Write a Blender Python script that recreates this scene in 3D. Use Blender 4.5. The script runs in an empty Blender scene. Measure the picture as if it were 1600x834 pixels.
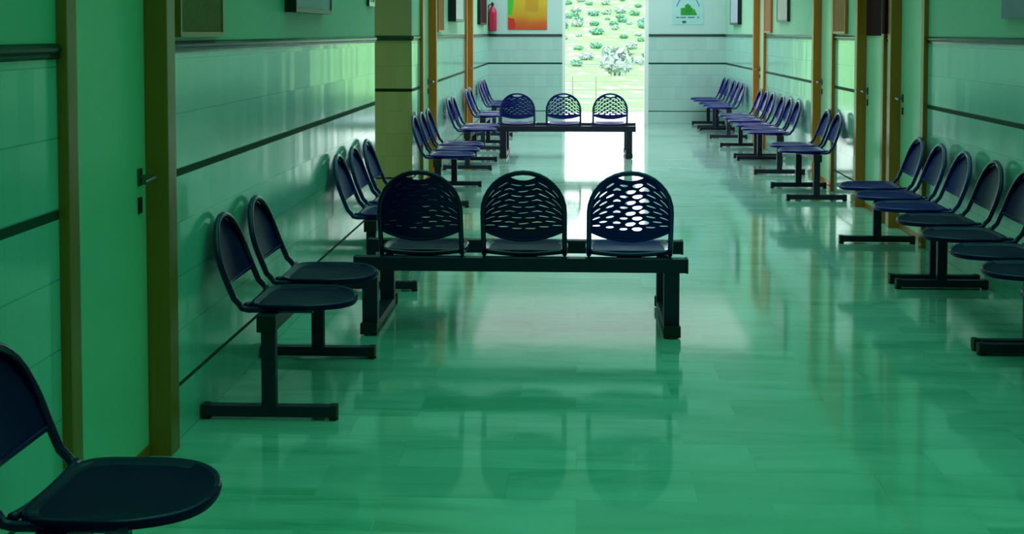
import bpy, bmesh, math, random
from mathutils import Vector, Matrix
random.seed(7)
C = bpy.context.scene.collection
R = math.radians
XL, XR, YB, YF, HC = -1.46, 2.415, -1.5, 21.8, 2.8

# ------------------------------------------------------------------ materials
def N(nt, t, **kw):
    n = nt.nodes.new(t)
    for k, v in kw.items(): setattr(n, k, v)
    return n
def new_mat(name):
    m = bpy.data.materials.new(name); m.use_nodes = True
    nt = m.node_tree; b = nt.nodes['Principled BSDF']
    return m, nt, b
def mth(nt, op, a, b=None, c=None):
    n = N(nt, 'ShaderNodeMath', operation=op)
    for i, v in enumerate((a, b, c)):
        if v is None: continue
        if isinstance(v, (int, float)): n.inputs[i].default_value = v
        else: nt.links.new(v, n.inputs[i])
    return n.outputs[0]
def mixc(nt, f, a, b):
    n = N(nt, 'ShaderNodeMix', data_type='RGBA')
    for i, v in ((0, f), (6, a), (7, b)):
        if isinstance(v, (int, float)): n.inputs[i].default_value = v
        elif isinstance(v, tuple): n.inputs[i].default_value = (*v[:3], 1)
        else: nt.links.new(v, n.inputs[i])
    return n.outputs[2]
def band(nt, z, lo, hi):
    return mth(nt, 'MULTIPLY', mth(nt, 'GREATER_THAN', z, lo), mth(nt, 'LESS_THAN', z, hi))

def simple(name, col, rough=.4, metal=0., coat=0., var=.12, scale=30., spec=.5):
    m, nt, b = new_mat(name)
    tc = N(nt, 'ShaderNodeTexCoord'); no = N(nt, 'ShaderNodeTexNoise')
    no.inputs['Scale'].default_value = scale; no.inputs['Detail'].default_value = 3
    nt.links.new(tc.outputs['Object'], no.inputs['Vector'])
    a = tuple(c*(1-var) for c in col); d = tuple(min(1, c*(1+var)) for c in col)
    nt.links.new(mixc(nt, no.outputs['Fac'], a, d), b.inputs['Base Color'])
    b.inputs['Roughness'].default_value = rough; b.inputs['Metallic'].default_value = metal
    b.inputs['Coat Weight'].default_value = coat; b.inputs['Coat Roughness'].default_value = .12
    b.inputs['Specular IOR Level'].default_value = spec
    return m

def tile_mat(name, axis, tile=(.37, .72, .62), paint=(.28, .62, .43), dark=(.016, .06, .038)):
    """glazed 20 cm wall tile up to the dado, dark listello strips, plain paint above"""
    m, nt, b = new_mat(name)
    tc = N(nt, 'ShaderNodeTexCoord'); sp = N(nt, 'ShaderNodeSeparateXYZ')
    nt.links.new(tc.outputs['Object'], sp.inputs[0])
    a, z = sp.outputs[axis], sp.outputs['Z']
    ta, tz = mth(nt, 'DIVIDE', a, .1), mth(nt, 'DIVIDE', z, .2)
    ia, iz = mth(nt, 'FLOOR', ta), mth(nt, 'FLOOR', tz)
    fa, fz = mth(nt, 'SUBTRACT', ta, ia), mth(nt, 'SUBTRACT', tz, iz)
    ga = mth(nt, 'LESS_THAN', fa, .03); gz = mth(nt, 'LESS_THAN', fz, .022)
    cv = N(nt, 'ShaderNodeCombineXYZ'); nt.links.new(ia, cv.inputs[0]); nt.links.new(iz, cv.inputs[1])
    wn = N(nt, 'ShaderNodeTexWhiteNoise', noise_dimensions='2D'); nt.links.new(cv.outputs[0], wn.inputs['Vector'])
    c0 = mixc(nt, wn.outputs['Value'], tuple(c*.95 for c in tile), tuple(c*1.03 for c in tile))
    c1 = mixc(nt, mth(nt, 'MULTIPLY', ga, .14), c0, (.2, .32, .27))
    c1 = mixc(nt, mth(nt, 'MULTIPLY', gz, .55), c1, (.1, .25, .18))
    st = mth(nt, 'MAXIMUM', band(nt, z, .972, 1.0), band(nt, z, .196, .212))
    c2 = mixc(nt, st, c1, dark)
    up = mth(nt, 'GREATER_THAN', z, 1.44)
    no = N(nt, 'ShaderNodeTexNoise'); no.inputs['Scale'].default_value = 1.3; no.inputs['Detail'].default_value = 4
    nt.links.new(tc.outputs['Object'], no.inputs['Vector'])
    pc = mixc(nt, no.outputs['Fac'], tuple(c*.9 for c in paint), tuple(c*1.06 for c in paint))
    nt.links.new(mixc(nt, up, c2, pc), b.inputs['Base Color'])
    rg = mth(nt, 'MULTIPLY_ADD', up, .36, .15)
    nt.links.new(mth(nt, 'MULTIPLY_ADD', st, .5, rg), b.inputs['Roughness'])
    nt.links.new(mth(nt, 'MULTIPLY_ADD', st, -.42, .5), b.inputs['Specular IOR Level'])
    b.inputs['IOR'].default_value = 1.9
    # every tile leans a hair differently: vertical streaks in the shine
    vm = N(nt, 'ShaderNodeVectorMath', operation='SUBTRACT'); nt.links.new(wn.outputs['Color'], vm.inputs[0])
    vm.inputs[1].default_value = (.5, .5, .5)
    vs = N(nt, 'ShaderNodeVectorMath', operation='MULTIPLY'); nt.links.new(vm.outputs[0], vs.inputs[0])
    k = .022
    vs.inputs[1].default_value = (k if axis == 'X' else 0, k if axis == 'Y' else 0, .006)
    sc = N(nt, 'ShaderNodeVectorMath', operation='SCALE'); nt.links.new(vs.outputs[0], sc.inputs[0])
    nt.links.new(mth(nt, 'SUBTRACT', 1.0, up), sc.inputs['Scale'])
    ge = N(nt, 'ShaderNodeNewGeometry')
    va = N(nt, 'ShaderNodeVectorMath', operation='ADD'); nt.links.new(ge.outputs['Normal'], va.inputs[0]); nt.links.new(sc.outputs[0], va.inputs[1])
    vn = N(nt, 'ShaderNodeVectorMath', operation='NORMALIZE'); nt.links.new(va.outputs[0], vn.inputs[0])
    nt.links.new(vn.outputs[0], b.inputs['Normal'])
    return m

def floor_mat():
    m, nt, b = new_mat('marble_floor')
    tc = N(nt, 'ShaderNodeTexCoord')
    br = N(nt, 'ShaderNodeTexBrick'); br.offset = .37; br.offset_frequency = 2
    br.inputs['Scale'].default_value = 1; br.inputs['Brick Width'].default_value = .62; br.inputs['Row Height'].default_value = .3
    br.inputs['Mortar Size'].default_value = .0016; br.inputs['Mortar Smooth'].default_value = .3
    br.inputs['Color1'].default_value = (0, 0, 0, 1); br.inputs['Color2'].default_value = (1, 1, 1, 1); br.inputs['Mortar'].default_value = (.45, .45, .45, 1)
    nt.links.new(tc.outputs['Object'], br.inputs['Vector'])
    # veins run along X, broken from slab to slab by the slab value
    ad = N(nt, 'ShaderNodeVectorMath', operation='MULTIPLY_ADD'); nt.links.new(br.outputs['Color'], ad.inputs[0])
    ad.inputs[1].default_value = (9, 5, 3); nt.links.new(tc.outputs['Object'], ad.inputs[2])
    mp = N(nt, 'ShaderNodeMapping'); mp.inputs['Scale'].default_value = (.8, 3.6, 1); mp.inputs['Rotation'].default_value = (0, 0, .12)
    nt.links.new(ad.outputs[0], mp.inputs['Vector'])
    n1 = N(nt, 'ShaderNodeTexNoise'); n1.inputs['Scale'].default_value = 1.15; n1.inputs['Detail'].default_value = 5; n1.inputs['Distortion'].default_value = 1.3
    nt.links.new(mp.outputs[0], n1.inputs['Vector'])
    r1 = N(nt, 'ShaderNodeValToRGB'); r1.color_ramp.elements[0].position = .31; r1.color_ramp.elements[0].color = (.13, .42, .31, 1)
    r1.color_ramp.elements[1].position = .60; r1.color_ramp.elements[1].color = (.40, .62, .555, 1)
    e = r1.color_ramp.elements.new(.44); e.color = (.30, .53, .45, 1)
    nt.links.new(n1.outputs['Fac'], r1.inputs[0])
    c = mixc(nt, mth(nt, 'MULTIPLY', br.outputs['Color'], .62), r1.outputs[0], (.255, .48, .40))
    n2 = N(nt, 'ShaderNodeTexNoise'); n2.inputs['Scale'].default_value = 1.1; n2.inputs['Detail'].default_value = 3
    nt.links.new(tc.outputs['Object'], n2.inputs['Vector'])
    warm = mth(nt, 'MULTIPLY', mth(nt, 'GREATER_THAN', n2.outputs['Fac'], .56), .0)
    c = mixc(nt, mth(nt, 'MULTIPLY', br.outputs['Fac'], .22), c, (.16, .30, .22))
    nt.links.new(c, b.inputs['Base Color'])
    b.inputs['Roughness'].default_value = .075
    b.inputs['Specular IOR Level'].default_value = .6
    # faint waviness of a machine-polished floor
    nb = N(nt, 'ShaderNodeTexNoise'); nb.inputs['Scale'].default_value = 5
    nt.links.new(tc.outputs['Object'], nb.inputs['Vector'])
    bp = N(nt, 'ShaderNodeBump'); bp.inputs['Strength'].default_value = .015; bp.inputs['Distance'].default_value = .02
    nt.links.new(nb.outputs['Fac'], bp.inputs['Height']); nt.links.new(bp.outputs[0], b.inputs['Normal'])
    return m

def wood_mat():
    m, nt, b = new_mat('varnished_wood')
    tc = N(nt, 'ShaderNodeTexCoord'); mp = N(nt, 'ShaderNodeMapping'); mp.inputs['Scale'].default_value = (18, 18, .8)
    nt.links.new(tc.outputs['Object'], mp.inputs[0])
    n = N(nt, 'ShaderNodeTexNoise'); n.inputs['Scale'].default_value = 3; n.inputs['Detail'].default_value = 5
    nt.links.new(mp.outputs[0], n.inputs['Vector'])
    nt.links.new(mixc(nt, n.outputs['Fac'], (.46, .135, .012), (.66, .19, .02)), b.inputs['Base Color'])
    b.inputs['Roughness'].default_value = .33
    return m

def grass_mat(name, cols, scale):
    m, nt, b = new_mat(name)
    tc = N(nt, 'ShaderNodeTexCoord')
    n = N(nt, 'ShaderNodeTexNoise'); n.inputs['Scale'].default_value = scale; n.inputs['Detail'].default_value = 8; n.inputs['Roughness'].default_value = .65
    nt.links.new(tc.outputs['Object'], n.inputs['Vector'])
    r = N(nt, 'ShaderNodeValToRGB'); r.color_ramp.elements[0].position = .33; r.color_ramp.elements[1].position = .66
    r.color_ramp.elements[0].color = (*cols[0], 1); r.color_ramp.elements[1].color = (*cols[2], 1)
    r.color_ramp.elements.new(.5).color = (*cols[1], 1)
    nt.links.new(n.outputs['Fac'], r.inputs[0]); nt.links.new(r.outputs[0], b.inputs['Base Color'])
    b.inputs['Roughness'].default_value = .9; b.inputs['Specular IOR Level'].default_value = .1
    return m

def glass_mat():
    m = bpy.data.materials.new('window_glass'); m.use_nodes = True
    nt = m.node_tree; nt.nodes.clear()
    o = N(nt, 'ShaderNodeOutputMaterial'); mx = N(nt, 'ShaderNodeMixShader')
    t = N(nt, 'ShaderNodeBsdfTransparent'); g = N(nt, 'ShaderNodeBsdfGlossy'); f = N(nt, 'ShaderNodeFresnel')
    g.inputs['Roughness'].default_value = .02; f.inputs['IOR'].default_value = 1.45
    t.inputs['Color'].default_value = (.97, 1, .98, 1)
    nt.links.new(f.outputs[0], mx.inputs[0]); nt.links.new(t.outputs[0], mx.inputs[1]); nt.links.new(g.outputs[0], mx.inputs[2])
    nt.links.new(mx.outputs[0], o.inputs[0])
    return m

def painting_mat():
    m, nt, b = new_mat('abstract_canvas')
    tc = N(nt, 'ShaderNodeTexCoord'); sp = N(nt, 'ShaderNodeSeparateXYZ'); nt.links.new(tc.outputs['Generated'], sp.inputs[0])
    n = N(nt, 'ShaderNodeTexNoise'); n.inputs['Scale'].default_value = 3; n.inputs['Detail'].default_value = 3
    nt.links.new(tc.outputs['Generated'], n.inputs['Vector'])
    u = mth(nt, 'ADD', sp.outputs['X'], mth(nt, 'MULTIPLY', mth(nt, 'SUBTRACT', n.outputs['Fac'], .5), .22))
    v = mth(nt, 'ADD', sp.outputs['Z'], mth(nt, 'MULTIPLY', mth(nt, 'SUBTRACT', n.outputs['Fac'], .5), .18))
    r = N(nt, 'ShaderNodeValToRGB')
    e = r.color_ramp.elements; e[0].position = .02; e[0].color = (.62, .07, .01, 1); e[1].position = .95; e[1].color = (.75, .48, .02, 1)
    e.new(.16).color = (.62, .13, .01, 1); e.new(.27).color = (.60, .30, .015, 1); e.new(.5).color = (.62, .40, .02, 1)
    nt.links.new(v, r.inputs[0])
    gl = mth(nt, 'MULTIPLY', mth(nt, 'LESS_THAN', u, .13), mth(nt, 'GREATER_THAN', v, .3))
    c = mixc(nt, gl, r.outputs[0], (.06, .5, .02))
    rd = mth(nt, 'MULTIPLY', mth(nt, 'LESS_THAN', u, .17), mth(nt, 'LESS_THAN', v, .24))
    c = mixc(nt, rd, c, (.65, .02, .01))
    inn = mth(nt, 'MULTIPLY', band(nt, u, .42, .76), mth(nt, 'GREATER_THAN', v, .36))
    c = mixc(nt, mth(nt, 'MULTIPLY', inn, .6), c, (.5, .22, .01))
    nt.links.new(c, b.inputs['Base Color']); b.inputs['Roughness'].default_value = .5
    return m

M = {}
M['tile_side'] = tile_mat('glazed_tile_side_walls', 'Y')
M['tile_end'] = tile_mat('glazed_tile_end_wall', 'X', tile=(.47, .67, .64), paint=(.47, .67, .65))
M['tile_alcove'] = tile_mat('dim_lit_tile_passage', 'X', tile=(.42, .36, .16), paint=(.44, .34, .17), dark=(.008, .02, .012))  # the passage's dim warm light is put into this tile colour
M['floor'] = floor_mat()
M['wood'] = wood_mat()
M['ceiling'] = simple('ceiling_plaster', (.7, .8, .74), .8)
M['door'] = simple('pale_door_laminate', (.42, .72, .50), .35, var=.04, scale=3)
M['dado'] = simple('dark_green_dado', (.012, .045, .03), .18, var=.25, scale=14)
M['navy'] = simple('navy_enamel', (.004, .0045, .17), .3, spec=.22, var=.1)
M['navy_seat'] = simple('navy_seat_enamel', (.004, .004, .16), .42, spec=.14)
M['navy_tube'] = simple('navy_tube_enamel', (.007, .005, .14), .2, coat=.35, var=.1)
M['shaded_navy'] = simple('shaded_navy_enamel', (.008, .004, .075), .3, spec=.2, var=.1)  # same enamel as navy, with the near end's shade put into the colour
M['shaded_navy_seat'] = simple('shaded_navy_seat_enamel', (.008, .003, .05), .45, spec=.12)
M['shaded_navy_tube'] = simple('shaded_navy_tube_enamel', (.008, .005, .055), .22, coat=.15, spec=.35, var=.1)
M['steel'] = simple('black_enamel_steel', (.026, .019, .046), .42, spec=.3, var=.15)
M['cap'] = simple('black_plastic', (.007, .008, .009), .5)
M['metal'] = simple('brushed_handle_metal', (.16, .18, .17), .3, metal=1)
M['white_frame'] = simple('white_aluminium', (.85, .9, .88), .4, var=.03)
M['cork'] = simple('brown_cork', (.46, .17, .07), .9, var=.3, scale=60)
M['black'] = simple('black_frame', (.006, .008, .009), .35)
M['maroon'] = simple('dark_maroon_panel', (.05, .006, .014), .9, spec=.1)
M['grey_print'] = simple('blue_grey_print', (.6, .44, .56), .5, var=.25, scale=4)
M['slate_print'] = simple('slate_print', (.36, .26, .40), .5, var=.3, scale=5)
M['white_print'] = simple('white_print', (.72, .76, .8), .5, var=.06, scale=8)
M['lilac_print'] = simple('lilac_print', (.45, .47, .62), .5, var=.2, scale=6)
M['pink_print'] = simple('faded_pink_print', (.62, .55, .53), .6, var=.15, scale=8)
M['pale_print'] = simple('pale_teal_paper', (.38, .66, .66), .5, var=.16, scale=5)
M['green_ink'] = simple('green_ink', (.01, .30, .03), .5)
M['dark_ink'] = simple('dark_ink', (.015, .10, .10), .5)
M['blue_ink'] = simple('blue_ink', (.08, .2, .36), .5)
M['red'] = simple('fire_red_enamel', (.50, .004, .06), .22, coat=.4)
M['painting'] = painting_mat()
M['glass'] = glass_mat()
M['terrace'] = simple('pale_terrace', (.75, .75, .72), .8, scale=3)
M['hill'] = grass_mat('sunlit_hill_grass', [(.17, .34, .17), (.15, .35, .08), (.33, .42, .28)], 1.3)
M['wire'] = simple('fence_wire', (.12, .13, .10), .6)
M['post'] = simple('fence_post', (.18, .17, .14), .7)
M['leaf'] = grass_mat('shrub_leaves', [(.09, .21, .16), (.12, .27, .19), (.18, .33, .21)], 5)
M['leaf_pale'] = grass_mat('pale_shrub_leaves', [(.2, .28, .25), (.3, .36, .33), (.4, .42, .4)], 5)
M['bark'] = simple('bark', (.1, .08, .05), .9)

# ------------------------------------------------------------------ mesh helpers
def add_box(bm, x0, x1, y0, y1, z0, z1, bev=0.):
    vs = [bm.verts.new((x, y, z)) for x in (x0, x1) for y in (y0, y1) for z in (z0, z1)]
    f = [(0, 1, 3, 2), (4, 6, 7, 5), (0, 4, 5, 1), (2, 3, 7, 6), (0, 2, 6, 4), (1, 5, 7, 3)]
    fs = [bm.faces.new([vs[i] for i in q]) for q in f]
    if bev:
        es = list({e for q in fs for e in q.edges})
        bmesh.ops.bevel(bm, geom=es, offset=bev, segments=2, affect='EDGES', profile=.7)
def add_tube(bm, pts, r, seg=8, closed=False):
    pts = [Vector(p) for p in pts]; n = len(pts); rings = []
    up = None
    for i, p in enumerate(pts):
        a = pts[(i-1) % n] if (closed or i > 0) else p
        b = pts[(i+1) % n] if (closed or i < n-1) else p
        t = (b-a).normalized()
        if up is None:
            up = Vector((0, 0, 1)) if abs(t.z) < .9 else Vector((1, 0, 0))
        s = t.cross(up).normalized(); up = s.cross(t).normalized()
        rr = r[i] if isinstance(r, (list, tuple)) else r
        rings.append([bm.verts.new(p + rr*(math.cos(2*math.pi*k/seg)*s + math.sin(2*math.pi*k/seg)*up)) for k in range(seg)])
    m = n if closed else n-1
    for i in range(m):
        A, B = rings[i], rings[(i+1) % n]
        for k in range(seg):
            bm.faces.new((A[k], A[(k+1) % seg], B[(k+1) % seg], B[k]))
    if not closed:
        bm.faces.new(rings[0][::-1]); bm.faces.new(rings[-1])
def add_lathe(bm, prof, cx=0, cy=0, seg=20):
    rings = []
    for r, z in prof:
        rings.append([bm.verts.new((cx+r*math.cos(2*math.pi*k/seg), cy+r*math.sin(2*math.pi*k/seg), z)) for k in range(seg)])
    for A, B in zip(rings, rings[1:]):
        for k in range(seg): bm.faces.new((A[k], A[(k+1) % seg], B[(k+1) % seg], B[k]))
    bm.faces.new(rings[0][::-1]); bm.faces.new(rings[-1])
def finish(name, bm, mat, smooth=False):
    bmesh.ops.recalc_face_normals(bm, faces=bm.faces)
    me = bpy.data.meshes.new(name); bm.to_mesh(me); bm.free()
    me.materials.append(mat)
    if smooth:
        for p in me.polygons: p.use_smooth = True
    return me
def link(name, me, parent=None, loc=(0, 0, 0), rotz=0):
    o = bpy.data.objects.new(name, me); C.objects.link(o)
    o.location = loc; o.rotation_euler = (0, 0, rotz)
    if parent: o.parent = parent
    return o
def obj(name, bm, mat, parent=None, loc=(0, 0, 0), rotz=0, smooth=False):
    return link(name, finish(name, bm, mat, smooth), parent, loc, rotz)
def boxes(name, lst, mat, parent=None, loc=(0, 0, 0), bev=0., rotz=0):
    bm = bmesh.new()
    for b in lst: add_box(bm, *b, bev=bev)
    return obj(name, bm, mat, parent, loc, rotz)
def tag(o, label=None, cat=None, group=None, kind=None):
    if label: o['label'] = label
    if cat: o['category'] = cat
    if group: o['group'] = group
    if kind: o['kind'] = kind
    return o
def thing(name, label, cat, loc=(0, 0, 0), rotz=0, group=None):
    o = bpy.data.objects.new(name, None); C.objects.link(o); o.empty_display_size = .1
    o.location = loc; o.rotation_euler = (0, 0, rotz)
    return tag(o, label, cat, group)
def struct(o, label=None):
    return tag(o, label, None, None, 'structure')

# ------------------------------------------------------------------ room shell
ft = -.1
struct(boxes('floor', [(XL-3.2, XR+.2, YB-.2, YF+.165, ft, 0)], M['floor']), 'polished green-grey marble slab floor of the corridor')
struct(boxes('ceiling', [(XL-3.2, XR+.2, YB-.2, YF+.1, HC, HC+.1)], M['ceiling']))
DL = [(3.74, 4.57), (12.36, 13.45), (17.3, 18.2)]
DR = [(9.36, 10.25), (10.57, 11.47), (12.66, 13.57), (17.24, 18.14)]
PASS = (9.53, 11.7)
DH = 2.06
def wall_boxes(x0, x1, holes, full):
    L, y = [], YB
    for a, b in sorted(holes + full):
        L.append((x0, x1, y, a, 0, HC))
        if (a, b) in holes: L.append((x0, x1, a, b, DH+.03, HC))
        y = b
    L.append((x0, x1, y, YF, 0, HC))
    return L
struct(boxes('wall_left', wall_boxes(XL-.16, XL, [(a-.03, b+.03) for a, b in DL], [PASS]), M['tile_side']), 'left corridor wall, pale glazed tile below painted plaster')
struct(boxes('wall_right', wall_boxes(XR, XR+.16, [(a-.03, b+.03) for a, b in DR], []), M['tile_side']), 'right corridor wall, pale glazed tile below painted plaster')
WX0, WX1, WT = -.245, 1.165, 2.10
struct(boxes('wall_far', [(XL-.2, WX0, YF, YF+.16, 0, HC), (WX1, XR+.2, YF, YF+.16, 0, HC), (WX0, WX1, YF, YF+.16, WT, HC)], M['tile_end']), 'end wall around the tall bright opening')
struct(boxes('wall_back', [(XL-.2, XR+.2, YB-.16, YB, 0, HC)], M['tile_end']))
struct(boxes('wall_passage', [(XL-3.0, XL-.161, PASS[1], PASS[1]+.16, 0, HC), (XL-3.0, XL-.0005, PASS[1]-.02, PASS[1], 0, HC)], M['tile_alcove']), 'shaded olive wall end inside the side passage on the left')
struct(boxes('wall_passage', [(XL-3.0, XL-.16, PASS[0]-.16, PASS[0], 0, HC), (XL-3.16, XL-3.0, PASS[0]-.16, PASS[1]+.16, 0, HC)], M['tile_end']))

# dado moulding: rounded profile swept along each stretch of wall
def dado(name, p0, p1, nrm):
    bm = bmesh.new()
    prof = [(0, 1.424), (.007, 1.424), (.011, 1.431), (.008, 1.437), (.016, 1.446), (.017, 1.455), (.011, 1.463), (.006, 1.468), (0, 1.468)]
    a, b, n = Vector(p0), Vector(p1), Vector(nrm)
    A = [bm.verts.new(a+n*d+Vector((0, 0, z))) for d, z in prof]; B = [bm.verts.new(b+n*d+Vector((0, 0, z))) for d, z in prof]
    for i in range(len(prof)-1): bm.faces.new((A[i], A[i+1], B[i+1], B[i]))
    bm.faces.new(A); bm.faces.new(B[::-1])
    return struct(obj(name, bm, M['dado']), 'dark dado moulding along the wall')
k = 1
def segs(holes):
    out, y = [], YB
    for a, b, c in sorted(holes):
        out.append((y, a)); y = b
    out.append((y, YF)); return out
for s in segs([(a-.08, b+.1, 0) for a, b in DL] + [(PASS[0], PASS[1], 0)]):
    dado('trim_%d' % k, (XL, s[0], 0), (XL, s[1], 0), (1, 0, 0)); k += 1
for s in segs([(a-.08, b+.1, 0) for a, b in DR]):
    dado('trim_%d' % k, (XR, s[0], 0), (XR, s[1], 0), (-1, 0, 0)); k += 1
for x0, x1 in ((XL, WX0-.0), (WX1+.0, XR)):
    dado('trim_%d' % k, (x0, YF, 0), (x1, YF, 0), (0, -1, 0)); k += 1
dado('trim_%d' % k, (XL-2.9, PASS[1]-.02, 0), (XL, PASS[1]-.02, 0), (0, -1, 0)); k += 1

# doors: wood casing standing 3 cm proud, pale leaf set back 8 cm, lever handle on the far stile
def door(i, s, X, a, b, lab):
    d = struct(thing('door_%d' % i, None, None, (X, 0, 0)), lab)
    def bx(x0, x1, *r): return (min(s*x0, s*x1), max(s*x0, s*x1), *r)      # +x = out into the corridor
    boxes('casing', [bx(-.11, .03, a-.08, a, 0, DH), bx(-.11, .03, b, b+.10, 0, DH), bx(-.11, .03, a-.08, b+.1, DH, DH+.09)], M['wood'], d, bev=.006)
    lf = boxes('door_leaf', [bx(-.09, -.05, a+.003, b-.003, .045, DH-.003)], M['door'], d)
    boxes('kick_rail', [bx(-.09, -.046, a+.003, b-.003, .004, .045)], M['wood'], d)
    bm = bmesh.new(); hz, hy = 1.0, b-.075
    add_box(bm, *bx(-.05, -.042, hy-.018, hy+.018, hz-.03, hz+.03), bev=.002)
    add_tube(bm, [(s*-.045, hy, hz), (s*.0, hy, hz), (s*.008, hy-.02, hz), (s*.008, hy-.12, hz-.004)], .009, 8)
    obj('door_handle', bm, M['metal'], d)
    boxes('keyhole_plate', [bx(-.05, -.043, hy-.016, hy+.016, hz-.125, hz-.07)], M['cap'], d, bev=.002)
    return d
i = 1
for (a, b), lab in zip(DL, ['pale green door in a wooden frame nearest on the left', 'door in a wooden frame just past the side passage on the left', 'farthest door on the left wall']):
    door(i, 1, XL, a, b, lab); i += 1
for (a, b), lab in zip(DR, ['nearest door on the right wall, beside the nearest full row of chairs', 'second door on the right wall', 'third door on the right wall', 'farthest door on the right wall']):
    door(i, -1, XR, a, b, lab); i += 1

# tall opening at the end of the corridor: white frame, two panes, bar at 0.97 m
w = struct(thing('window_1', None, None, (0, YF+.05, 0)), 'tall white-framed glazed opening at the corridor end')
boxes('window_frame', [(WX0, WX0+.05, -.04, .05, 0, WT), (WX1-.065, WX1, -.04, .05, 0, WT), (WX0, WX1, -.04, .05, WT-.05, WT)], M['white_frame'], w)
boxes('glazing_bar', [(WX0+.05, WX1-.065, -.012, .012, .965, .983)], M['white_frame'], w)
for z0, z1 in ((.003, .965), (.983, WT-.05)):
    boxes('pane', [(WX0+.05, WX1-.065, -.003, .003, z0, z1)], M['glass'], w)

# ------------------------------------------------------------------ benches
def seat_mesh():
    """dished round-fronted pan with a rolled rim"""
    bm = bmesh.new(); n = 48; out = []
    for k in range(n):
        t = 2*math.pi*k/n
        c, s = math.cos(t), math.sin(t)
        e = 2.35 if s > 0 else 6.0
        x = math.copysign(abs(c)**(2/e), c)*.215
        y = (math.copysign(abs(s)**(2/e), s)*(.205 if s > 0 else .19)) + .10
        x *= 1 - .03*max(0, -s)
        out.append((x, y))
    levels = [(1.0, -.020), (1.012, -.010), (1.005, .0), (.98, .004), (.94, .0), (.85, -.007), (.6, -.014), (.3, -.017)]
    rings = [[bm.verts.new((x*f, .10+(y-.10)*f, .442+dz - (.007*max(0, (y-.2)/.1)**2 if f > .5 else 0))) for x, y in out] for f, dz in levels]
    for A, B in zip(rings, rings[1:]):
        for k in range(n): bm.faces.new((A[k], A[(k+1) % n], B[(k+1) % n], B[k]))
    bm.faces.new(rings[-1])
    bm.faces.new([bm.verts.new((v.co.x*.97, .1+(v.co.y-.1)*.97, v.co.z+.004)) for v in rings[0]][::-1])
    for f in bm.faces:
        if min(v.co.z for v in f.verts) > .4345 and not all(((v.co.x/.215)**2 + ((v.co.y-.1)/.205)**2) < .80 for v in f.verts): f.material_index = 1
    n0 = len(bm.faces)
    add_tube(bm, [(-.19+.38*i/16, -.094, .438-.014*(1-(i/8-1)**2)) for i in range(17)], .012, 8)
    bm.faces.ensure_lookup_table()
    for f in bm.faces[n0:]: f.material_index = 1
    me = finish('seat', bm, M['navy_seat'], True); me.materials.append(M['navy_tube'])
    return me

def back_geo(ztop):
    aw = .200                      # half width of the tube arch
    zs = ztop-.20                  # where the straight uprights turn into the arch
    z0 = .425
    def yb(z): # lean of the back, slightly bowed
        t = (z-z0)/(ztop-z0)
        return -.122 - .115*t - .012*math.sin(math.pi*t)
    return aw, zs, z0, yb
def frame_mesh(ztop):
    aw, zs, z0, yb = back_geo(ztop); bm = bmesh.new(); P = []
    for y, z in ((.17, .424), (.02, .424), (-.05, .4235), (-.085, .423), (-.108, .428), (-.120, .445)):
        P.append((-aw, y, z))
    n = 6
    for k in range(1, n+1):
        z = .445+(zs-.445)*k/n; P.append((-aw, yb(z), z))
    for k in range(1, 16):
        t = math.pi*k/16; z = zs+(ztop-zs)*math.sin(t); P.append((-aw*math.cos(t), yb(z), z))
    full = P + [(-x, y, z) for x, y, z in P[:6+n]][::-1]
    add_tube(bm, full, .0125, 10)
    # cross strut under the seat that sits on the beam
    add_box(bm, -aw, aw, -.022, .022, .4125, .424)
    return finish('chair_frame', bm, M['navy_tube'], True)
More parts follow.
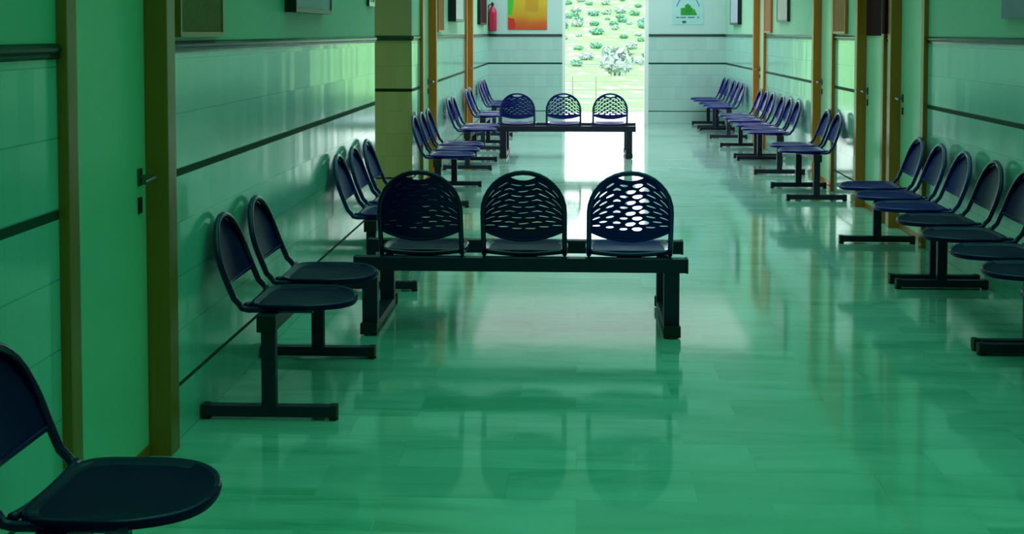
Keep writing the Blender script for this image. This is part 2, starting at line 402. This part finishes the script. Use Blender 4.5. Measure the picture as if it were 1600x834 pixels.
def back_mesh(ztop, zside=.555, zcurve=.048, holef=lambda u: (.34, .10)):
    aw, zs, z0, yb = back_geo(ztop); bm = bmesh.new(); a = aw-.002
    def pos(u, v):
        zb = zside - zcurve*(1-u*u)
        arch = zs+(ztop-.006-zs)*math.sqrt(max(0, 1-u*u))
        top = arch - .030*max(0, 1-(u/.34)**2)
        z = zb+(top-zb)*v
        # lip at the bottom edge
        bow = -.034*(1-u*u)*(1-.35*v)
        return Vector((u*a, yb(z)+bow, z))
    cache = {}
    def vert(u, v):
        kk = (round(u*240), round(v*2400))
        if kk not in cache: cache[kk] = bm.verts.new(pos(u, v))
        return cache[kk]
    nc, nr = 6, 9
    V = [0, .07, .15] + [.15+(.95-.15)*(j+1)/nr for j in range(nr)] + [1.0]
    du = 2/nc
    def solid(u0, u1, v0, v1, ns):
        us = [u0+(u1-u0)*i/ns for i in range(ns+1)]
        vm = (v0+v1)/2
        for p, q in zip(us, us[1:]):
            for r0, r1 in ((v0, vm), (vm, v1)):
                bm.faces.new((vert(p, r0), vert(q, r0), vert(q, r1), vert(p, r1)))
    for j in range(len(V)-1):
        v0, v1 = V[j], V[j+1]
        holed = 2 <= j < 2+nr
        if not holed:
            for i in range(nc): solid(-1+i*du, -1+(i+1)*du, v0, v1, 4)
            continue
        cells = [(-1+i*du, -1+(i+1)*du) for i in range(nc)] if j % 2 == 0 else \
                [(-1, -1+du/2)] + [(-1+(i+.5)*du, -1+(i+1.5)*du) for i in range(nc-1)] + [(1-du/2, 1)]
        for c0, c1 in cells:
            half = (c1-c0) < du*.75
            um, vm = (c0+c1)/2, (v0+v1)/2
            if holef is None or half or abs(um) > .86:
                solid(c0, c1, v0, v1, 2 if half else 4); continue
            q = (c1-c0)/4
            bd = [(c0, v0), (c0+q, v0), (c0+2*q, v0), (c0+3*q, v0), (c1, v0), (c1, vm), (c1, v1), (c1-q, v1), (c1-2*q, v1), (c1-3*q, v1), (c0, v1), (c0, vm)]
            fu, fv = holef(um); hu, hv = (c1-c0)*fu, (v1-v0)*fv
            hole = []
            for (u, v) in bd:
                t = math.atan2((v-vm)/(v1-v0), (u-um)/(c1-c0))
                hole.append(bm.verts.new(pos(um+hu*math.cos(t), vm+hv*math.sin(t)+.010*math.cos(t)*(1 if um < 0 else -1))))
            for i in range(12):
                bm.faces.new((vert(*bd[i]), vert(*bd[(i+1) % 12]), hole[(i+1) % 12], hole[i]))
    # rolled lip along the lower edge
    lip = [pos(-1+2*i/24, 0) for i in range(25)]
    add_tube(bm, lip, .008, 8)
    return finish('backrest', bm, M['navy'], True)

SEAT = seat_mesh()
def see_through(u):
    if u > .42: return (.36, .10)
    return (.39, .34) if u > -.12 else (.30, .20)
HT = .845
BACK = {'wall': back_mesh(.765, .525, .02, None), 'slit': back_mesh(HT, holef=lambda u: (.34, .05) if u > .1 else (.3, .012)), 'fine': back_mesh(HT, holef=lambda u: (.40, .07)), 'open': back_mesh(HT, holef=see_through),
        'far_slit': back_mesh(.80, .54, .035, lambda u: (.34, .08)), 'far_open': back_mesh(.80, .54, .035, lambda u: (.39, .30))}
FRAME = {'wall': frame_mesh(.765), 'near': frame_mesh(HT), 'far': frame_mesh(.80)}
FRAME_OF = {'wall': 'wall', 'slit': 'near', 'fine': 'near', 'open': 'near', 'far_slit': 'far', 'far_open': 'far'}

def shaded_copy(me):  # mesh copy for near benches, shade painted into the enamel colours
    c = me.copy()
    for i, m in enumerate(c.materials): c.materials[i] = M[{'navy_enamel': 'shaded_navy', 'navy_seat_enamel': 'shaded_navy_seat', 'navy_tube_enamel': 'shaded_navy_tube'}[m.name]]
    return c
SHADED = {me: shaded_copy(me) for me in [SEAT] + list(BACK.values()) + list(FRAME.values())}
def box_mesh(name, b, mat, bev=.004):
    bm = bmesh.new(); add_box(bm, *b, bev=bev); return finish(name, bm, mat)
FOOTLEN = .265
WALL_LEG = box_mesh('leg', (-.021, .021, -.028, .028, .05, .352), M['steel'])
WALL_FOOT = box_mesh('foot', (-.026, .026, -FOOTLEN+.012, FOOTLEN-.012, .012, .054), M['steel'])
def cap_mesh(y0, y1, w=.028, zb=0):
    bm = bmesh.new(); add_box(bm, -w, w, y0, y1, .008, .057, bev=.005)
    add_lathe(bm, [(.017, 0.0), (.02, .004), (.016, .012)], 0, (y0+y1)/2, 12)
    return finish('end_cap', bm, M['cap'])
WALL_CAPS = [cap_mesh(-FOOTLEN, -FOOTLEN+.03), cap_mesh(FOOTLEN-.03, FOOTLEN)]
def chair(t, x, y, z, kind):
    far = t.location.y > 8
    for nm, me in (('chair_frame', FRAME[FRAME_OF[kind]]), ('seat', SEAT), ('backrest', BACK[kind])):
        link(nm, me if far or kind == 'open' else SHADED[me], t, (x, y, z))
def wall_bench(label, X, Yc, side, n, group, pitch=.545):
    t = thing('beam_seating_bench', label, 'bench', (X, Yc, 0), R(-90 if side == 'L' else 90), group)
    lx = n*pitch/2-.06
    boxes('beam', [(-lx-.045, lx+.045, -.035, .035, .350, .4125)], M['steel'], t, bev=.004)
    for s in (-1, 1):
        boxes('beam_cap', [(min(s*(lx+.043), s*(lx+.053)), max(s*(lx+.043), s*(lx+.053)), -.037, .037, .348, .4125)], M['cap'], t, bev=.002)
        link('leg', WALL_LEG, t, (s*lx, 0, 0))
        f = link('foot', WALL_FOOT, t, (s*lx, 0, 0))
        for cm in WALL_CAPS: link('end_cap', cm, f)
    for k in range(n): chair(t, (k-(n-1)/2)*pitch, 0, 0, 'wall')
    return t
def centre_bench(label, Xc, Y, chairs, kinds, half=.815, legx=.747):
    t = thing('beam_seating_bench', label, 'bench', (Xc, Y, 0), 0, 'three-seat benches standing in the middle of the corridor')
    dy = .56
    for y, h in ((0, half), (dy, half+.02)):
        boxes('beam', [(-h, h, y-.035, y+.035, .318, .386)], M['steel'], t, bev=.004)
        for s in (-1, 1):
            boxes('beam_cap', [(min(s*h, s*(h+.012)), max(s*h, s*(h+.012)), y-.037, y+.037, .316, .388)], M['cap'], t, bev=.003)
    for s in (-1, 1):
        for y in (0, dy+.04):
            boxes('leg', [(s*legx-.038, s*legx+.038, y-.03, y+.03, .05, .320)], M['steel'], t, bev=.004)
        f = boxes('foot', [(s*legx-.036, s*legx+.036, -.05, dy+.13, .012, .056)], M['steel'], t, bev=.004)
        for y0, y1 in ((-.075, -.035), (dy+.11, dy+.15)):
            bm = bmesh.new(); add_box(bm, s*legx-.042, s*legx+.042, y0, y1, .006, .062, bev=.005)
            add_lathe(bm, [(.02, 0), (.024, .004), (.02, .01)], s*legx, (y0+y1)/2, 12)
            obj('end_cap', bm, M['cap'], f)
    for x, kd in zip(chairs, kinds): chair(t, x, .12, .386-.4125, kd)
    return t

GL, GR = 'beam benches along the left wall', 'beam benches along the right wall'
XBL, XBR = -1.19, 2.13
for lab, yc, n in [
    ('dark bench with one round seat in view in the near left corner of the photo', 2.72, 2),
    ('navy two-seat bench on the left wall just past the nearest door', 5.53, 2),
    ('navy three-seat bench on the left wall behind the near middle bench', 8.37, 3),
    ('blue three-seat bench on the left wall just past the side passage', 12.05, 3),
    ('blue two-seat bench on the left wall behind the bench past the side passage', 14.85, 2),
    ('blue two-seat bench on the left wall at the farthest left door', 17.25, 2),
    ('blue three-seat bench on the left wall closest to the end wall', 19.8, 3)]:
    wall_bench(lab, XBL+(.05 if yc < 3 else 0), yc, 'L', n, GL)
for lab, yc, n in [
    ('dark bench on the right wall cut off by the right photo edge', 5.46, 3),
    ('dark navy three-seat bench second along the right wall, beside the near middle bench', 7.06, 3),
    ('navy three-seat bench on the right wall just before the nearest right door', 8.74, 3),
    ('blue two-seat bench on the right wall between the second and third doors', 12.37, 2),
    ('blue three-seat bench on the right wall just past the third door', 14.82, 3),
    ('blue three-seat bench on the right wall just before the farthest right door', 16.66, 3),
    ('blue three-seat bench on the right wall just past the farthest right door', 19.55, 3),
    ('blue two-seat bench on the right wall in the corner by the end wall', 21.18, 2)]:
    wall_bench(lab, XBR, yc, 'R', n, GR)
centre_bench('large navy three-seat bench in the middle of the corridor, nearer of two, seen from behind', -.28, 6.53, (-.49, .02, .54), ('slit', 'fine', 'open'))
centre_bench('navy three-seat bench farther down the middle of the corridor in front of the bright opening', -.13, 15.75, (-.575, -.03, .52), ('far_slit', 'far_open', 'far_open'))

# ------------------------------------------------------------------ things on the walls
def wall_panel(name, lab, cat, side, y0, y1, z0, z1, face, frame=None, fw=.02, th=.03, group=None):
    """flat panel hung on a side wall, face set in a frame"""
    X, s = (XL, 1) if side == 'L' else (XR, -1)
    t = thing(name, lab, cat, (X, (y0+y1)/2, z0), R(-90) if side == 'L' else R(90), group)   # local +y points into the corridor
    h, ww = z1-z0, (y1-y0)/2
    if frame:
        boxes('frame', [(-ww, ww, .001, th, 0, fw), (-ww, ww, .001, th, h-fw, h), (-ww, -ww+fw, .001, th, fw, h-fw), (ww-fw, ww, .001, th, fw, h-fw)], frame, t)
        boxes('panel', [(-ww+fw, ww-fw, .001, th-.006, fw, h-fw)], face, t)
    else:
        boxes('panel', [(-ww, ww, .001, th, 0, h)], face, t)
    return t
wall_panel('notice_board', 'brown cork notice board above the dado right beside the nearest left door', 'notice board', 'L', 4.74, 5.33, 1.482, 2.2, M['cork'], M['wood'], .018)
wall_panel('framed_picture', 'grey-blue picture in a black box frame above the left two-seat bench', 'picture', 'L', 6.58, 7.55, 1.60, 2.2, M['grey_print'], M['black'], .022, .06)
wall_panel('light_strip_sign', 'small pale sign at the wall corner before the side passage', 'sign', 'L', 9.17, 9.42, 1.68, 1.85, M['white_print'], M['dado'], .03, .02)
wall_panel('notice_board', 'narrow brown cork board just past the door by the side passage', 'notice board', 'L', 13.7, 14.25, 1.50, 2.2, M['cork'], M['wood'], .02)
wall_panel('framed_picture', 'white print in a deep black frame above the blue left two-seat bench', 'picture', 'L', 15.0, 16.1, 1.62, 2.2, M['white_print'], M['black'], .03, .09)
wall_panel('framed_picture', 'dark panel on the left wall nearest the fire extinguisher', 'picture', 'L', 19.4, 20.7, 1.61, 2.2, M['maroon'], M['black'], .03, .05)
wall_panel('framed_picture', 'blurred slate-blue picture on the right wall at the photo edge', 'picture', 'R', 6.3, 7.62, 1.575, 2.2, M['slate_print'])
wall_panel('notice_board', 'dark maroon panel on the right wall between the first two doors', 'notice board', 'R', 10.37, 10.47, 1.485, 2.3, M['maroon'], None, .02, .05)
wall_panel('notice_board', 'brown cork board on the right wall before the third door', 'notice board', 'R', 12.0, 12.56, 1.485, 2.2, M['cork'], M['wood'], .02)
wall_panel('framed_picture', 'pinkish print with a black near edge on the right wall mid corridor', 'picture', 'R', 15.25, 16.05, 1.62, 2.2, M['pink_print'], M['black'], .02, .035)
wall_panel('notice_board', 'brown cork board on the right wall before the farthest right door', 'notice board', 'R', 16.6, 17.14, 1.49, 2.05, M['cork'], M['wood'], .02)
wall_panel('framed_picture', 'lilac print with a black edge on the right wall nearest the end wall', 'picture', 'R', 19.7, 20.7, 1.61, 2.2, M['lilac_print'], M['black'], .03, .06)
# maroon notice hung on the second right-hand door leaf
t = thing('door_notice', 'dark maroon panel hung on the second door on the right', 'notice', (XR+.05, 11.02, 1.47), R(90))
boxes('panel', [(-.40, .40, .001, .014, 0, .62)], M['maroon'], t)

# end wall: abstract canvas, poster, extinguisher
t = thing('abstract_painting', 'orange and yellow abstract canvas with green left edge on the end wall', 'painting', (-.815, YF, 1.54))
boxes('canvas', [(-.32, .32, -.014, -.001, 0, .80)], M['painting'], t)
t = thing('wall_poster', 'pale teal poster with green building blocks on the end wall right of the opening', 'poster', (1.80, YF, 1.62))
boxes('paper', [(-.255, .255, -.006, -.001, 0, .72)], M['pale_print'], t)
blk = [(-.10, .14), (-.065, .15), (-.03, .21), (.0, .23), (.03, .20), (.06, .15), (.095, .12)]
bm = bmesh.new()
for j, (x, h) in enumerate(blk): add_box(bm, x-.017, x+.017, -.009, -.006, .155, .155+h*.8)
bm.faces.new([bm.verts.new(p) for p in ((.09, -.0085, .155), (.15, -.0085, .155), (.10, -.0085, .26))])
obj('building_emblem', bm, M['green_ink'], t)
bm = bmesh.new()
add_tube(bm, [(.23*math.sin(a)*.9, -.007, .14+.34*math.cos(a)) for a in [R(-62+124*j/24) for j in range(25)]], .008, 5)
obj('arch_mark', bm, M['blue_ink'], t)
bm = bmesh.new()
for x0, x1, z in ((-.19, -.14, .117), (-.12, -.03, .117), (.0, .11, .118), (.15, .18, .117)): add_box(bm, x0, x1, -.008, -.006, z-.008, z+.008)
add_box(bm, -.09, -.03, -.008, -.006, .025, .062)
obj('lettering', bm, M['dark_ink'], t)
t = thing('fire_extinguisher', 'red fire extinguisher hanging on the end wall in the left corner', 'fire extinguisher', (-1.385, YF-.085, 1.51))
bm = bmesh.new(); add_lathe(bm, [(.055, 0), (.068, .012), (.070, .03), (.070, .30), (.064, .345), (.045, .38), (.024, .40), (.022, .425)]); obj('cylinder', bm, M['red'], t, smooth=True)
bm = bmesh.new(); add_box(bm, -.022, .022, -.022, .022, .425, .46, bev=.004); add_box(bm, -.012, .012, -.11, .01, .462, .475); add_box(bm, -.012, .012, -.10, .01, .437, .445); obj('valve', bm, M['cap'], t)
bm = bmesh.new(); add_tube(bm, [(-.02, 0, .445), (-.06, 0, .43), (-.078, -.01, .36), (-.078, -.02, .2), (-.075, -.02, .1)], .009, 8); obj('hose', bm, M['cap'], t)
boxes('wall_bracket', [(-.03, .03, .06, .084, .2, .3)], M['cap'], t)

# ------------------------------------------------------------------ outside
struct(boxes('terrace', [(-6, 8, YF+.16, 25.2, -.16, -.02)], M['terrace']), 'pale terrace outside the opening')
def hz(x, y):
    if y < 48: z = -.12 + (y-25)*.004
    elif y < 92: z = -.03 + 4.3*((y-48)/44)**1.1
    else: z = 4.27 + (y-92)*.02
    f = min(1, max(0, (y-26)/10))
    return z + .10*math.sin(x*.5+y*.3)*f + .05*math.sin(x*1.3-y*.6)*f
bm = bmesh.new(); nx, ny = 60, 60
G = [[bm.verts.new((-40+85*i/nx, 25+85*j/ny, hz(-40+85*i/nx, 25+85*j/ny))) for i in range(nx+1)] for j in range(ny+1)]
for j in range(ny):
    for i in range(nx): bm.faces.new((G[j][i], G[j][i+1], G[j+1][i+1], G[j+1][i]))
struct(obj('hillside', bm, M['hill'], smooth=True), 'bright sunlit grassy hillside outside the opening')

def shrub_mesh(name, mat, seed):
    rnd = random.Random(seed); bm = bmesh.new()
    for _ in range(190):
        d = Vector((rnd.gauss(0, 1), rnd.gauss(0, 1), rnd.gauss(0, 1))).normalized()
        p = Vector((d.x*.5, d.y*.5, .42+d.z*.36))*1.0*(.75+.25*rnd.random())
        a = Vector((rnd.gauss(0, 1), rnd.gauss(0, 1), rnd.gauss(0, 1))).normalized(); b = a.cross(d).normalized()
        s = .10+.08*rnd.random()
        bm.faces.new([bm.verts.new(p+s*v) for v in (a, b*.5, -a, -b*.5)])
    return finish(name, bm, mat)
SH = [shrub_mesh('foliage', M['leaf'], 1), shrub_mesh('foliage', M['leaf'], 2)]
SHP = shrub_mesh('foliage', M['leaf_pale'], 3)
bm = bmesh.new(); add_tube(bm, [(0, 0, -.06), (0.01, 0, .2), (.03, .01, .4)], [.04, .035, .02], 6); STEM = finish('stem', bm, M['bark'])
rs = random.Random(11); cnt = 0; placed = []
for _try in range(6000):
    if cnt >= 75: break
    y = rs.uniform(50, 91); x = y*rs.uniform(-.017, .062)
    if any((x-a)**2+((y-b)*.35)**2 < .55 for a, b in placed): continue
    placed.append((x, y)); cnt += 1
    pale = rs.random() < .36; s = rs.uniform(.24, .55)
    t = thing('shrub', 'pale whitish shrub dotted on the sunlit hillside outside' if pale else 'small green shrub dotted on the sunlit hillside outside', 'shrub',
              (x, y, hz(x, y)-.03), rs.uniform(0, 6.28), 'pale shrubs on the hillside' if pale else 'green shrubs on the hillside')
    t.scale = (s*1.3, s*1.3, s*.9)
    link('foliage', SHP if pale else SH[cnt % 2], t); link('stem', STEM, t)
# large pale bush at the foot of the slope
t = thing('flowering_bush', 'largest whitish bush at the foot of the hillside behind the fence', 'bush', (1.35, 44, hz(1.35, 44)-.02))
t.scale = (1.15, .9, 1.2); link('foliage', SHP, t); link('stem', STEM, t)
# wire fence at the edge of the field
t = thing('wire_fence', 'low wire fence in front of the hillside seen through the opening', 'fence', (0, 29.5, 0))
for x in (-1.8, -.1, .42, 1.5, 3.0):
    boxes('post', [(x-.018, x+.018, -.018, .018, hz(x, 29.5)-.05, .52)], M['post'], t)
for z in (.40, .22, .03):
    bm = bmesh.new(); add_tube(bm, [(-1.8, 0, z+.01), (-.1, 0, z), (.42, 0, z-.006), (1.5, 0, z), (3.0, 0, z+.01)], .007, 5); obj('wire', bm, M['wire'], t)

# ------------------------------------------------------------------ light
def area(name, loc, rot, sx, sy, power, col):
    l = bpy.data.lights.new(name, 'AREA'); l.shape = 'RECTANGLE'; l.size = sx; l.size_y = sy; l.energy = power; l.color = col; l.spread = R(115)
    o = bpy.data.objects.new(name, l); C.objects.link(o); o.location = loc; o.rotation_euler = rot; return o
xc = (XL+XR)/2
for y0, y1, pw, col in [(-1.4, 2.5, 21, (.13, 1, .48)), (2.5, 5.5, 16.5, (.14, 1, .54)), (5.5, 8.5, 15.5, (.19, 1, .66)), (8.5, 11.5, 20, (.36, 1, .76)),
                        (11.5, 14.5, 34, (.62, 1, .88)), (14.5, 18, 58, (.95, .96, 1)), (18, 21.7, 84, (.95, .96, 1))]:
    area('ceiling_fill', (xc, (y0+y1)/2, HC-.02), (0, 0, 0), XR-XL-.04, y1-y0, pw, col).data.spread = R(162 if y0 > 17 else 115)  # unseen fill lights added overhead, tinted green near to white far
area('passage_fill', (XL-1.6, 10.6, HC-.02), (0, 0, 0), 1.5, 1.5, 12, (.85, 1, .42))  # unseen fill light added to brighten the side passage
sun = bpy.data.lights.new('sun', 'SUN'); sun.energy = 3.2; sun.angle = .02; sun.color = (1, 1, .95)
so = bpy.data.objects.new('sun', sun); C.objects.link(so); so.rotation_euler = (R(48), 0, R(-28))

wd = bpy.data.worlds.new('bright_overcast'); bpy.context.scene.world = wd; wd.use_nodes = True
nt = wd.node_tree; bg = nt.nodes['Background']
tc = N(nt, 'ShaderNodeTexCoord'); sp = N(nt, 'ShaderNodeSeparateXYZ'); nt.links.new(tc.outputs['Generated'], sp.inputs[0])
cr = N(nt, 'ShaderNodeValToRGB'); cr.color_ramp.elements[0].color = (.95, 1, .97, 1); cr.color_ramp.elements[1].color = (.72, .88, 1, 1); cr.color_ramp.elements[1].position = .6
nt.links.new(sp.outputs['Z'], cr.inputs[0]); nt.links.new(cr.outputs[0], bg.inputs['Color']); bg.inputs['Strength'].default_value = 5

# ------------------------------------------------------------------ camera
cam = bpy.data.cameras.new('camera'); co = bpy.data.objects.new('camera', cam); C.objects.link(co)
co.location = (0, 0, 1.5); cam.sensor_width = 36; cam.lens = 2075/1600*36
co.rotation_euler = (R(90-2.8), 0, R(2.81))
cam.shift_y = -(417-151.5)/1600; cam.clip_start = .05; cam.clip_end = 300
sc = bpy.context.scene; sc.camera = co
sc.view_settings.view_transform = 'Standard'; sc.view_settings.look = 'None'
sc.cycles.max_bounces = 10; sc.cycles.diffuse_bounces = 5; sc.cycles.glossy_bounces = 4; sc.cycles.transparent_max_bounces = 16
sc.cycles.use_denoising = True; sc.cycles.sample_clamp_indirect = 4
